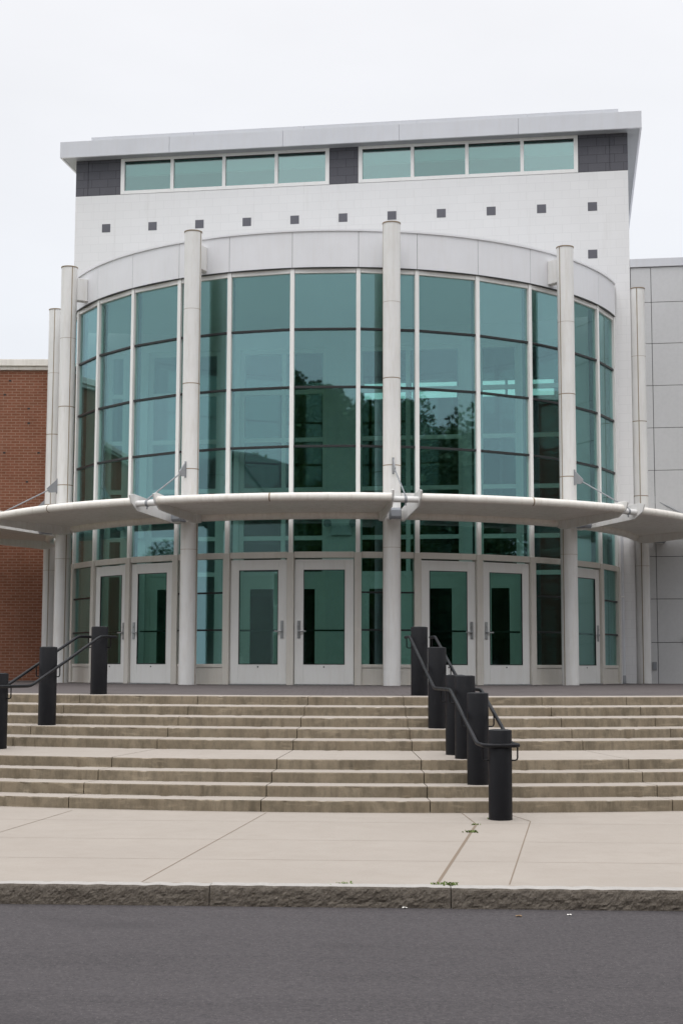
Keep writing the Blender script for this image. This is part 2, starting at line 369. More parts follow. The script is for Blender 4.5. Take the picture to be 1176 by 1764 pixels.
ks = sorted(k for k in ks if not any(0 < abs(k-j) < .6 for j in jx))
for s0, s1 in zip(ks, ks[1:]):
    n = max(4, int((s1-s0)/(.014 if abs(s0) < 5 else .05))); rows = 12; g = []; dz = random.uniform(-.004, .004); off = random.uniform(-.008, .008)
    for j in range(rows+1):
        for i in range(n+1):
            x = s0+.0035+(s1-s0-.007)*i/n; q = j/rows; p = kp(x, 0, 0); zt = walk_z(kp(x, .15, 0).y)+.004+dz
            z = -1.47+(zt+1.47)*q; e = 1-abs(2*q-1)**6 if j < rows else .0
            d = noise.noise((x*6, z*9, 3))*.010+noise.noise((x*19, z*24, 8))*.012+noise.noise((x*48, z*60, 2))*.009
            edge = min(i, n-i)/2.0; d *= .75*min(1, .3+edge*.35)
            p = kp(x, -(.012+d)*e-(.018)*(1-q)+off, z+(noise.noise((x*9, 1, 5))*.006 if j == rows else 0)); g.append(p)
    o = len(kb.v); kb.v += [tuple(v) for v in g]
    for j in range(rows):
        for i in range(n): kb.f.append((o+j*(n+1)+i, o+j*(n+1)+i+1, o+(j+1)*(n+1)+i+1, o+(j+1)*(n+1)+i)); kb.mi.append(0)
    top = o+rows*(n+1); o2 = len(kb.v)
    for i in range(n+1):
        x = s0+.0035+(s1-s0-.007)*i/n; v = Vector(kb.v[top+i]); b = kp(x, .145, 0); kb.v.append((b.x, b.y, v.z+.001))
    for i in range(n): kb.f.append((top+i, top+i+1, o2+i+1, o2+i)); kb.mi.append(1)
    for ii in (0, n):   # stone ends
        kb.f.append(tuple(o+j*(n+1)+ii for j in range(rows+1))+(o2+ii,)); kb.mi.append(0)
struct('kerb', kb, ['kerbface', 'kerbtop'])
# ------------------------------------------------------------------ steps and plaza
ER = [13.86, 14.31, 14.76, 15.21, 15.66, 17.36, 17.81, 18.26, 18.71]
EZ = [-.064, -.196, -.331, -.461, -.590, -.724, -.842, -.959, -1.080]
BZ = [-.184, -.319, -.453, -.583, -.715, -.843, -.962, -1.084, -1.23]
st = MB(); jts = [-66, -58, -50, -42, -34, -26.5, -18.8, -11.2, -4.6, 1.0, 9.2, 14.5, 22, 30, 38, 46, 54, 62, 66]
def prof(jit):
    pr = [(13.86-.45, EZ[0]+.005)]; mt = []
    for k in range(9):
        q = .010
        pr += [(ER[k]-.016, EZ[k]), (ER[k]-.005, EZ[k]-.004), (ER[k], EZ[k]-.016), (ER[k]+.001, BZ[k])]; mt += [0, 0, 1, 1]
        if k < 8: pass
        mt_next = 0
        if k < 8:
            mt += []
    # materials per segment: tread run, two nosing facets, riser
    mats = []
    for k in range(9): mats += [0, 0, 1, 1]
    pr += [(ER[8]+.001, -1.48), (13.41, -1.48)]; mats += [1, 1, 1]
    return pr, mats
pr, mats = prof(0)
for a, b in zip(jts, jts[1:]):
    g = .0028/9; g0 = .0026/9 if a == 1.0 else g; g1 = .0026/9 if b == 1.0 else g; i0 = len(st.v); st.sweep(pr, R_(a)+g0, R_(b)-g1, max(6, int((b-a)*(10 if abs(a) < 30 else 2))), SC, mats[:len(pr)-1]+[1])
    for i in range(i0, len(st.v)):      # worn, slightly chipped nosings
        if (i-i0) % len(pr) in (0, len(pr)-1, len(pr)-2): continue
        x, y, z = st.v[i]; nn = noise.noise((x*2.3, y*2.3, z*9))*.004+max(0, noise.noise((x*9, y*9, z*30))-.25)*-.03; v = Vector((x-SC[0], y-SC[1], 0)).normalized()*nn; st.v[i] = (x+v.x, y+v.y, z+min(0, nn)*.5)
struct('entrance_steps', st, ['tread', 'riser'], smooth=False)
pz = MB()
rings = [(0, 0), (7.6, 0), (10.5, -.028), (13.41-.004, -.0585)]; n = 96
for i in range(n):
    t0 = R_(-95)+R_(190)*i/n; t1 = R_(-95)+R_(190)*(i+1)/n
    for (ra, za), (rb, zb) in zip(rings, rings[1:]):
        P = lambda r, t, z: (SC[0]+r*sin(t), SC[1]-r*cos(t), z)
        pz.add([P(ra, t0, za), P(rb, t0, zb), P(rb, t1, zb), P(ra, t1, za)], [(0, 1, 2, 3)])
pz.add([(-13, -.2, -.004), (14, -.2, -.004), (14, 20, -.004), (-13, 20, -.004)], [(0, 1, 2, 3)])
struct('plaza', pz, ['paver'])
# ------------------------------------------------------------------ rotunda
RR = 6.55; A_, B_ = R_(11.418), R_(10.229); BE = R_(16.531); RC = 7.0
def mang(i):
    tab = [0, A_, A_+B_, 2*A_+B_, 3*A_+B_, 3*A_+2*B_, 4*A_+2*B_, 4*A_+3*B_]
    return T0+(1 if i > 0 else -1)*tab[abs(i)] if i else T0
rot = thing('entrance_rotunda', 'curved green glass entrance drum with white columns and doors before the white hall', 'glass entrance')
ZR = [3.72, 4.648, 5.822, 6.983, 8.12]                     # glazing rows above the canopy
for i in range(-7, 8):
    t = mang(i); mb = MB(); mb.rbox(t, 6.46, 6.585, -.042, .042, 2.56, 8.21); mb.rbox(t, 6.35, 6.46, -.03, .03, 2.56, 8.2, 1)
    obj('mullion', mb, ['frame', 'gasket'], rot, bevel=.006)
    mb = MB(); mb.rbox(t, 6.40, 6.60, -.068, .068, 0, 2.56); obj('door_jamb', mb, 'lowframe', rot, bevel=.006)
segs = [(i, i+1) for i in range(-7, 7)]
def rail_ring(name, z0, z1, d0, d1, mat, ia=.0, bev=.004):
    mb = MB()
    for a, b in segs: mb.chord(mang(a), mang(b), RR, ia, ia, d0, d1, z0, z1)
    return obj(name, mb, mat, rot, bevel=bev)
for z in ZR[1:-1]: rail_ring('transom', z-.022, z+.022, -.06, .012, 'gasket', .045)
rail_ring('head_rail', 8.11, 8.205, -.10, .022, 'frame', .045)
rail_ring('sill_rail', 3.62, 3.735, -.10, .022, 'frame', .045)
rail_ring('door_head', 2.455, 2.575, -.14, .030, 'lowframe', .070)
def pane(a, b, z0, z1, mat='glass', ins=.035):
    ta, tb = mang(a), mang(b); ti = random.uniform(-.003, .003); mb = MB(); mb.chord(ta, tb, RR, ins, ins, -.045, -.021, z0, z1)
    # every pane sits a hair out of true in its frame
    c = (z0+z1)/2; mb.v = [tuple(Vector(v)+POL((v[2]-c)*ti, (ta+tb)/2)) for v in mb.v]
    return obj('pane', mb, mat, rot)
def is_door(a, b): return (min(abs(a), abs(b)), max(abs(a), abs(b))) in ((0, 1), (2, 3), (3, 4), (5, 6))
hinge = {}
for a, b in segs:
    for z0, z1 in zip(ZR, ZR[1:]): pane(a, b, z0+.0, z1)
    pane(a, b, 2.56, 3.63)
    ta, tb = mang(a), mang(b); L = 2*RR*sin((tb-ta)/2)
    if not is_door(a, b):
        for z0, z1 in ((.40, 1.061), (1.061, 1.789), (1.789, 2.46)): pane(a, b, z0, z1)
        for zb in (1.061, 1.789):
            mb = MB(); mb.chord(ta, tb, RR, .066, .066, -.05, .02, zb-.0165, zb+.0165); obj('glazing_bar', mb, 'gasket', rot, bevel=.004)
        mb = MB(); mb.chord(ta, tb, RR, .066, .066, -.06, .012, 0.03, .335); mb.chord(ta, tb, RR, .066, .066, -.08, .028, .335, .40)
        mb.chord(ta, tb, RR, .066, .066, -.08, .03, 0, .03)
        obj('kick_panel', mb, 'lowframe', rot, bevel=.006)
    else:
        # door leaf: stiles and rails round a tall light
        x0, x1, W = .078, L-.078, .175
        mb = MB(); CH = lambda s, e, d0, d1, z0, z1: mb.chord(ta, tb, RR, s, L-e, d0, d1, z0, z1)
        CH(x0, x0+W, -.05, .0, .015, 2.425); CH(x1-W, x1, -.05, .0, .015, 2.425)
        CH(x0+W, x1-W, -.0485, -.0015, .015, .395); CH(x0+W, x1-W, -.0485, -.0015, 2.225, 2.425)
        d = obj('door', mb, 'door', rot, bevel=.005)
        mb = MB(); mb.chord(ta, tb, RR, x0+W-.01, L-(x1-W+.01), -.033, -.019, .385, 2.235)
        obj('door_glass', mb, 'doorglass', d)
        mb = MB(); mb.chord(ta, tb, RR, x0+W, L-(x1-W), -.105, -.075, 1.035, 1.07); mb.chord(ta, tb, RR, x0+.03, L-(x0+.09), -.10, -.05, 1.01, 1.09); mb.chord(ta, tb, RR, x1-.09, L-(x1-.03), -.10, -.05, 1.01, 1.09)
        obj('push_bar', mb, 'gasket', d, bevel=.004)
        mb = MB(); mb.chord(ta, tb, RR, x0+W, L-(x0+W+.012), -.018, .003, .395, 2.225); mb.chord(ta, tb, RR, x1-W-.012, L-(x1-W), -.018, .003, .395, 2.225)
        mb.chord(ta, tb, RR, x0+W, L-(x1-W), -.018, .003, .395, .408); mb.chord(ta, tb, RR, x0+W, L-(x1-W), -.018, .003, 2.212, 2.225)
        obj('glazing_bead', mb, 'gasket', d)
        side = {(0, 1): 0, (-1, 0): 1, (2, 3): 1, (3, 4): 0, (-3, -2): 0, (-4, -3): 1, (5, 6): 1, (-6, -5): 0}[(a, b)]
        hx = x1-W/2 if side else x0+W/2
        mb = MB(); mb.chord(ta, tb, RR, hx-.028, L-(hx+.028), .0, .016, .90, 1.24); s2 = -1 if side else 1
        p0, p1 = sorted((hx, hx+s2*.14)); mb.chord(ta, tb, RR, p0, L-p1, .042, .064, 1.02, 1.045); mb.chord(ta, tb, RR, hx-.012, L-(hx+.012), .016, .05, 1.012, 1.052); mb.chord(ta, tb, RR, hx-.017, L-(hx+.017), .016, .028, 1.13, 1.165)
        obj('door_handle', mb, 'hardware', d, bevel=.004)
        mb = MB(); mb.chord(ta, tb, RR, L/2-.012, L/2-.012, .0, .006, .335, .36); obj('lock_plate', mb, 'gasket', d)
for a, b in segs:
    if is_door(a, b): mb = MB(); mb.chord(mang(a), mang(b), RR, .07, .07, -.12, .05, .001, .014); obj('threshold', mb, 'hardware', rot)
# fascia panels above the glass
t7 = mang(7); tm7 = mang(-7)
cuts = []
for a, b in segs: cuts += [mang(a)]
cuts.append(mang(7))
mb = MB()
for a, b in zip(cuts, cuts[1:]): mb.arc(6.50, 6.60, 8.212, 8.935, a+.0006, b-.0006, 5)
obj('fascia', mb, 'fascia_light', rot, smooth=True)
mb = MB(); mb.arc(6.45, 6.596, 8.214, 8.93, tm7, t7, 90); obj('fascia_backing', mb, 'gasket', rot)
mb = MB(); mb.arc(6.30, 6.625, 8.937, 8.975, tm7, t7, 90); mb.arc(6.48, 6.61, 8.195, 8.2105, tm7, t7, 90, 1); obj('fascia_trim', mb, ['fascia_light', 'gasket'], rot)
mb = MB(); mb.arc(5.75, 5.85, 8.9, 9.12, tm7, t7, 90); obj('roof_kerb', mb, 'fascia_light', rot, smooth=True)
mb = MB(); mb.sweep([(.05, 8.93), (6.32, 8.93)], tm7, t7, 60, cap=False); obj('roof', mb, 'panel', rot)
mb = MB(); mb.sweep([(.05, 8.26), (6.46, 8.26)], tm7, t7, 60, cap=False); obj('ceiling', mb, 'int_white', rot)
mb = MB(); mb.sweep([(.05, .006), (6.40, .006)], tm7, t7, 60, cap=False); obj('lobby_floor', mb, 'int_floor', rot)
u7 = RR*sin(t7-T0); v7 = RR*cos(t7-T0)
for s in (-1, 1):
    mb = MB(); u0, u1 = sorted((s*(u7-.02), s*(u7+.09))); mb.ubox(u0, u1, 1.004, v7-.08, 0, 8.9); obj('return_wall', mb, 'block', rot)
# columns
def column(k):
    t = T0+k*BE; c = POL(RC, t); mb = MB(); rad = .171
    mb.lathe([(rad, 0), (rad, 8.97)], c.x, c.y, 48); o = obj('column', mb, 'column', rot, smooth=True)
    mb = MB(); mb.cyl(c.x, c.y, 8.972, 8.992, rad+.010, 48); obj('column_cap', mb, 'seam', o, smooth=True)
    mb = MB()
    for z, h in ((2.62, .003), (4.2, .009), (5.9, .009), (7.4, .003)): mb.cyl(c.x, c.y, z-h, z+h, rad+.0015, 48)
    tt = Vector((cos(t), sin(t), 0)); n = Vector((sin(t), -cos(t), 0))
    for s in (-1, 1): mb.frame_box(c, tt, -n, Vector((0, 0, 1)), s*(rad+.001)-.002, s*(rad+.001)+.002, -.009, .009, .0, 8.97)
    obj('seam', mb, 'seam', o)
    mb = MB(); mb.rbox(t, 6.605, RC-rad+.02, -.095, .095, 8.27, 8.76); obj('bracket', mb, 'column', o, bevel=.008)
    return o
for k in (-5, -3, -1, 1, 3, 5): column(k)
# canopies: curved front tube, sloping soffit, back tube and end fins
CT, CZ, HB = 8.576, 3.415, R_(14.72)
def canopy(k):
    tc_ = T0+k*BE; a, b = tc_-HB, tc_+HB; n = 22
    mb = MB(); top = [(6.78, 3.30), (7.6, 3.39), (8.50, 3.462)]
    pr = [(6.95, 3.292), (7.7, 3.335), (8.51, 3.375), (8.55, 3.43), (8.49, 3.462), (7.6, 3.40), (6.95, 3.345), (6.95, 3.292)]
    mb.sweep(pr, a, b, n, cap=True); o = obj('canopy', mb, 'canopy', rot)
    mb = MB(); mb.tube([POL(CT, a+(b-a)*i/n, CZ) for i in range(n+1)], .079, 14); obj('edge_tube', mb, 'canopy', o, smooth=True)
    mb = MB(); mb.sweep([(CT+.0805*cos(q_), CZ+.0805*sin(q_)) for q_ in [R_(-150+20*i_) for i_ in range(13)]], tc_-.0016, tc_+.0016, 1, cap=False); obj('tube_seam', mb, 'seam', o)
    mb = MB(); mb.tube([POL(6.87, a+.001+(b-a-.002)*i/n, 3.262) for i in range(n+1)], .088, 12); obj('back_tube', mb, 'canopy', o, smooth=True)
    for t, s in ((a, -1), (b, 1)):
        mb = MB(); n_ = Vector((sin(t), -cos(t), 0)); tt = Vector((cos(t), sin(t), 0))
        q = [(6.88, 3.17), (6.99, 3.13), (7.15, 3.115), (8.48, 3.25), (8.67, 3.38), (8.73, 3.53), (8.60, 3.56), (6.88, 3.36)]
        w0, w1 = sorted((s*.001, s*.034)); vs = [n_*r+tt*w0+Vector((0, 0, z)) for r, z in q]+[n_*r+tt*w1+Vector((0, 0, z)) for r, z in q]; k_ = len(q)
        fs = [tuple(range(k_)), tuple(reversed(range(k_, 2*k_)))]+[((i+1) % k_, i, i+k_, (i+1) % k_+k_) for i in range(k_)]
        mb.add(vs, fs); obj('end_fin', mb, 'column', o, bevel=.004)
    return o
for k in (-4, -2, 0, 2, 4): canopy(k)
# struts joining the canopies at each column, and tie rods up to the columns
for k in (-5, -3, -1, 1, 3, 5):
    t = T0+k*BE; g = BE-HB
    if abs(k) < 5:
        a, b = t-g+.004, t+g-.004
        mb = MB(); mb.tube([POL(8.50, a+(b-a)*i/4, 3.385) for i in range(5)], .058, 12); obj('strut', mb, 'column', rot, smooth=True)
        mb = MB(); mb.rbox(t, 7.14, 7.26, -.13, .13, 3.14, 3.36); mb.rbox(t, 6.95, 7.14, -.245, -.172, 3.14, 3.34); mb.rbox(t, 6.95, 7.14, .172, .245, 3.14, 3.34); obj('canopy_bracket', mb, 'column', rot, bevel=.006)
    n_ = Vector((sin(t), -cos(t), 0)); tt = Vector((cos(t), sin(t), 0))
    p0 = n_*7.30+Vector((0, 0, 4.115)); p1 = n_*8.50+Vector((0, 0, 3.46))
    mb = MB(); d = (p1-p0); mb.tube([p0+d*.02, p1], .014, 8); r_ = obj('tie_rod', mb, 'steel', rot, smooth=True)
    mb = MB(); q = [(7.165, 4.045), (7.165, 4.31), (7.19, 4.31), (7.40, 4.115), (7.35, 4.03)]; vs = [n_*r+tt*w_+Vector((0, 0, z)) for w_ in (-.011, .011) for r, z in q]; k_ = 5
    mb.add(vs, [tuple(reversed(range(k_))), tuple(range(k_, 2*k_))]+[(i, (i+1) % k_, (i+1) % k_+k_, i+k_) for i in range(k_)]); mb.frame_box(n_*7.166+Vector((0, 0, 4.02)), tt, -n_, Vector((0, 0, 1)), -.02, .02, -.014, .008, 0, .32)
    obj('gusset_plate', mb, 'steel', r_)
    mb = MB(); mb.tube([POL(8.50, t-.0028, 3.385), POL(8.50, t+.0028, 3.385)], .068, 14); mb.tube([p1, n_*8.52+Vector((0, 0, 3.27))], .016, 8); obj('clamp', mb, 'steel', r_)
# ------------------------------------------------------------------ hall behind the rotunda
hall = thing('school_hall', 'tall white painted block hall with dark clerestory band and overhanging flat roof', 'building')
HL, HR, VF, VB = -6.48, 6.78, 1.0, -14.0
ops = [(-5.59, -5.12), (-4.57, -2.81), (-2.33, -.25), (.48, 2.93), (3.29, 4.24), (4.41, 5.3)]
mb = MB(); us = [HL]+[x for o in ops for x in o]+[HR]
for i in range(0, len(us), 2): mb.ubox(us[i], us[i+1], VF-.3, VF, -1.4, 7.83)
mb.ubox(HL, HR, VF-.3, VF, 7.83, 11.77)
mb.ubox(HL, HL+.3, VB, VF-.3, -1.4, 12.6); mb.ubox(HR-.3, HR, VB, VF-.3, -1.4, 12.6)
obj('wall', mb, 'block', hall)
mb = MB()
bw = [(-5, .9), (2.6, 4.3), (4.45, 6.2)]
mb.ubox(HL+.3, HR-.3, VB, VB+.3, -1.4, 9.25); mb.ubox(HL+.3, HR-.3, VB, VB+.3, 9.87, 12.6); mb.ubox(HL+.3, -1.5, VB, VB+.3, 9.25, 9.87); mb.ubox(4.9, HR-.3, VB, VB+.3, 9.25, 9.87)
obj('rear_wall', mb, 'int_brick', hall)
for a, b in ((-1.5, .1), (.1, 1.7), (1.7, 3.3), (3.3, 4.9)):
    mb = MB(); mb.ubox(a, b, VB+.1, VB+.18, 9.25, 9.29); mb.ubox(a, b, VB+.1, VB+.18, 9.83, 9.87); mb.ubox(a, b, VB+.1, VB+.18, 9.54, 9.68); mb.ubox(a, a+.04, VB+.1, VB+.18, 9.29, 9.83); mb.ubox(b-.04, b, VB+.1, VB+.18, 9.29, 9.83)
    o = obj('rear_window', mb, 'int_dark', hall)
    mb = MB(); mb.ubox(a+.03, b-.03, VB+.12, VB+.14, 9.28, 9.84); obj('pane', mb, 'clear', o)
mb = MB(); mb.ubox(HL+.3, HR-.3, VB+.3, VF-.3, -.2, .004); obj('hall_floor', mb, 'int_floor', hall)
# dark band with its pilaster pieces
W0 = [(-5.345, -.20), (.50, 5.645)]
for bb in (((HL, HL+.30), (HL+.32, W0[0][0]-.003)), ((W0[0][1]+.003, W0[1][0]-.003),), ((W0[1][1]+.003, HR-.42), (HR-.40, HR))):
    mb = MB()
    for a, b in bb: mb.ubox(a, b, VF-.3, VF, 11.772, 12.70)
    if len(bb) == 2: mb.ubox(bb[0][1]-.01, bb[1][0]+.01, VF-.28, VF-.015, 11.775, 12.697)
    obj('dark_band', mb, 'band', hall)
for g0, g1 in W0:
    n4 = (g1-g0)/4
    for i in range(4):
        a, b = g0+i*n4, g0+(i+1)*n4
        mb = MB(); l = .095 if i == 0 else .04; r = .095 if i == 3 else .04
        mb.ubox(a, a+l, VF-.14, VF+.012, 11.775, 12.70); mb.ubox(b-r, b, VF-.14, VF+.012, 11.775, 12.70)
        mb.ubox(a+l, b-r, VF-.14, VF+.010, 11.775, 11.86); mb.ubox(a+l, b-r, VF-.14, VF+.010, 12.60, 12.70)
        o = obj('window', mb, 'frame', hall, bevel=.004)
        mb = MB(); mb.ubox(a+l-.01, b-r+.01, VF-.07, VF-.045, 11.85, 12.61); obj('pane', mb, 'clerglass', o)
        mb = MB(); mb.ubox(a+l, b-r, VF-.03, VF-.005, 12.57, 12.598); obj('gasket', mb, 'gasket', o)
mb = MB(); mb.ubox(HL+.31, HR-.31, .55, .62, 12.36, 12.65); obj('inner_header', mb, 'int_white', hall)
# inlaid dark blocks
sq = [-5.69+i*1.165 for i in range(11)]
for u in sq: mb = MB(); mb.ubox(u-.105, u+.105, VF-.02, VF+.004, 10.845, 11.05); obj('accent_block', mb, 'accent', hall)
mb = MB(); mb.ubox(5.95-.105, 5.95+.105, VF-.02, VF+.004, 9.72, 9.925); obj('accent_block', mb, 'accent', hall)
# roof: wide fascia, soffit, setback kerb
mb = MB(); mb.ubox(-6.79, 7.095, VB-.3, VF+.30, 12.705, 12.72); soff = mb
RA, RB = -6.79, 7.095
mb = MB(); cutu = [RA, -4.05, -1.27, 1.51, 4.29, RB]
for a, b in zip(cutu, cutu[1:]): mb.ubox(a+.003, b-.003, VF+.27, VF+.32, 12.655, 13.055)
mb.ubox(RA-.0, RA+.05, VB, VF+.27, 12.655, 13.055); mb.ubox(RB-.05, RB, VB, VF+.27, 12.655, 13.055)
rf = obj('roof', mb, 'fascia', hall, bevel=.004)
mb = MB(); mb.ubox(RA+.05, RB-.05, VB, VF+.268, 12.665, 12.70); obj('soffit', mb, 'steel', rf)
mb = MB(); mb.ubox(RA+.01, RB-.01, VB, VF+.285, 12.70, 13.04); obj('roof_deck', mb, 'panel', rf)
mb = MB(); cu = [-6.08, -3.5, -.8, 1.9, 4.5, 6.58]
for a, b in zip(cu, cu[1:]): mb.ubox(a+.002, b-.002, -8, VF+.1, 13.045, 13.215)
obj('roof_kerb', mb, 'fascia', rf, bevel=.004)
# storefront screen between rotunda and hall
def screen(a, b, muls, door=None):
    mb = MB(); zt = 7.83
    B2 = lambda u0, u1, z0, z1, d=0: mb.ubox(u0, u1, .80-d, .90+d, z0, z1)
    for u in [a+.05, b-.05]+muls: B2(u-.05, u+.05, 0, zt)
    xs = sorted([a+.05, b-.05]+muls)
    for x0, x1 in zip(xs, xs[1:]):
        for z in (2.5, 3.34, 4.48, 5.66, 6.8, 7.78): B2(x0+.05, x1-.05, z-.05, z+.05, -.004)
        if x1-x0 > .8:
            B2(x0+.05, x0+.22, .02, 2.45, -.02); B2(x1-.22, x1-.05, .02, 2.45, -.02); B2(x0+.22, x1-.22, .02, .32, -.022); B2(x0+.22, x1-.22, 2.15, 2.45, -.022)
    o = obj('inner_screen', mb, 'int_white', hall)
    mb = MB(); mb.ubox(a+.06, b-.06, .835, .85, .05, 7.78); obj('pane', mb, 'clear', o)
for (a, b), mu in zip(ops, ([], [-3.55], [-1.28], [1.66], [], [])): screen(a, b, mu)
# ------------------------------------------------------------------ grey panel wing on the right
wing = thing('panel_wing', 'low wing clad in flat grey metal panels to the right of the white hall', 'building', (9, -.5, 0))
rowz = [-.02, .91, 1.88, 2.83, 3.80, 4.78, 5.75, 6.72, 7.69, 8.65, 9.47]; colu = [6.79, 7.25, 9.1, 10.95, 12.8, 14.65, 16.5, 18.35, 20.2]
mb = MB()
for a, b in zip(colu, colu[1:]):
    for c, d in zip(rowz, rowz[1:]): mb.ubox(a+.006, b-.006, .93, .96, c+.006, d-.006)
obj('cladding', mb, 'panel', wing, bevel=.003)
mb = MB(); mb.ubox(6.785, 20.19, -13.9, .925, -1.4, 9.46); obj('wall', mb, 'gasket', wing)
mb = MB(); mb.ubox(6.785, 20.25, -13.9, 1.0, 9.475, 9.67); obj('coping', mb, 'fascia', wing, bevel=.006)
mb = MB(); mb.ubox(7.85, 8.1, .961, 1.03, .985, 1.03); mb.ubox(7.82, 7.87, .961, 1.05, .955, 1.06); lev = tag(obj('door_lever', mb, 'post', None, bevel=.008, loc=Eu*7.9+Nv*.97), 'small black lever on the grey panel wall at right edge', 'lever')
# ------------------------------------------------------------------ brick building on the left
br = thing('brick_building', 'red brick building with flat white metal coping left of the rotunda', 'building', (-12, .6, 0))
mb = MB(); mb.box(-34, -6.0, .60, 14, -1.45, 7.57)
obj('wall', mb, 'brick', br)
mb = MB(); mb.box(-34.06, -5.99, .54, 14, 7.575, 7.66); mb.box(-34.1, -5.98, .48, 14, 7.665, 7.83); obj('coping', mb, 'canopy', br, bevel=.008)
mb = MB()
for px, py in ((9, 680), (50, 704), (50, 729), (8, 780), (67, 780), (47, 830), (18, 656)):
    d = fw+r2*((px-588)/2538.75)-u2*((py-882)/2538.75); o = Vector((0, -D, ZE)); t = (.6-o.y)/d.y; p = o+d*t; mb = MB(); mb.box(p.x-.03, p.x+.03, .594, .601, p.z-.02, p.z+.02); obj('weep_vent', mb, 'gasket', br)
# ------------------------------------------------------------------ lamps, pipe, outlet, emergency lights
nm = {-3: 'grey box lamp on the left column behind the left canopy', -1: 'grey box lamp on the front left column between two canopies', 1: 'grey box lamp on the front column right of the centre doors', 3: 'grey box lamp on the right column under the canopy joint', 5: 'grey box lamp on the far right column before the grey wing'}
for k, lb in nm.items():
    t = T0+k*BE; c = POL(7.42, t, 3.14)
    mb = MB(); n_ = Vector((sin(t), -cos(t), 0)); tt = Vector((cos(t), sin(t), 0)); q = [(7.262, 3.15), (7.262, 3.345), (7.46, 3.345), (7.53, 3.30), (7.53, 3.18), (7.50, 3.13), (7.30, 3.13)]; k_ = len(q)
    vs = [n_*r+tt*w_+Vector((0, 0, z)) for w_ in (-.098, .098) for r, z in q]
    mb.add(vs, [tuple(reversed(range(k_))), tuple(range(k_, 2*k_))]+[(i, (i+1) % k_, (i+1) % k_+k_, i+k_) for i in range(k_)])
    L = thing('wall_lamp', lb, 'lamp', c, 'grey lamps on the columns')
    obj('lamp_housing', mb, 'lamp', L, bevel=.01)
    mb = MB(); mb.rbox(t, 7.31, 7.47, -.075, .075, 3.118, 3.129); obj('lens', mb, 'int_white', L)
pu, pv = 6.47, 1.30
dp = thing('downspout', 'white round drainpipe beside the right end of the glass drum', 'drainpipe', Eu*pu+Nv*pv)
p = Eu*pu+Nv*pv; mb = MB(); mb.tube([p+Vector((0, 0, .16)), p+Vector((0, 0, 3.6))], .052, 16); obj('pipe', mb, 'fascia', dp, smooth=True)
mb = MB(); mb.lathe([(.062, .0), (.066, .02), (.062, .17), (.056, .18)], p.x, p.y, 18); obj('boot', mb, 'steel', dp, smooth=True)
mb = MB(); mb.ubox(pu-.06, pu+.06, pv-.06, pv+.06, 1.9, 1.93); obj('pipe_strap', mb, 'frame', dp)
ou = 7.17; ol = thing('electrical_outlet', 'small grey outlet cover low on the grey panel wall', 'outlet', Eu*ou+Nv*.96+Vector((0, 0, .38)))
mb = MB(); mb.ubox(ou-.05, ou+.05, .961, .985, .30, .48); obj('cover', mb, 'steel', ol, bevel=.006)
mb = MB(); mb.ubox(ou-.03, ou+.03, .985, .992, .33, .45); obj('flap', mb, 'lamp', ol, bevel=.004)
for u, z, lb in ((.12, 3.38, 'white twin head emergency light on the interior pier above the centre doors'), (-4.83, 3.35, 'white twin head emergency light inside above the left doors'), (5.6, 3.3, 'white twin head emergency light inside above the right single door')):
    el = thing('emergency_light', lb, 'emergency light', Eu*u+Nv*VF+Vector((0, 0, z)))
    mb = MB(); mb.ubox(u-.25, u+.25, VF+.002, VF+.09, z, z+.22); obj('battery_box', mb, 'fascia', el, bevel=.012)
    for s in (-1, 1):
        c = Eu*(u+s*.3)+Nv*(VF+.07)+Vector((0, 0, z+.27)); mb = MB(); mb.tube([c, c+Nv*.06, c+Nv*.13], [.05, .085, .095], 16); mb.tube([c-Eu*s*.1+Vector((0, 0, -.08)), c], .018, 8); obj('lamp_head', mb, 'lamp', el, smooth=True)
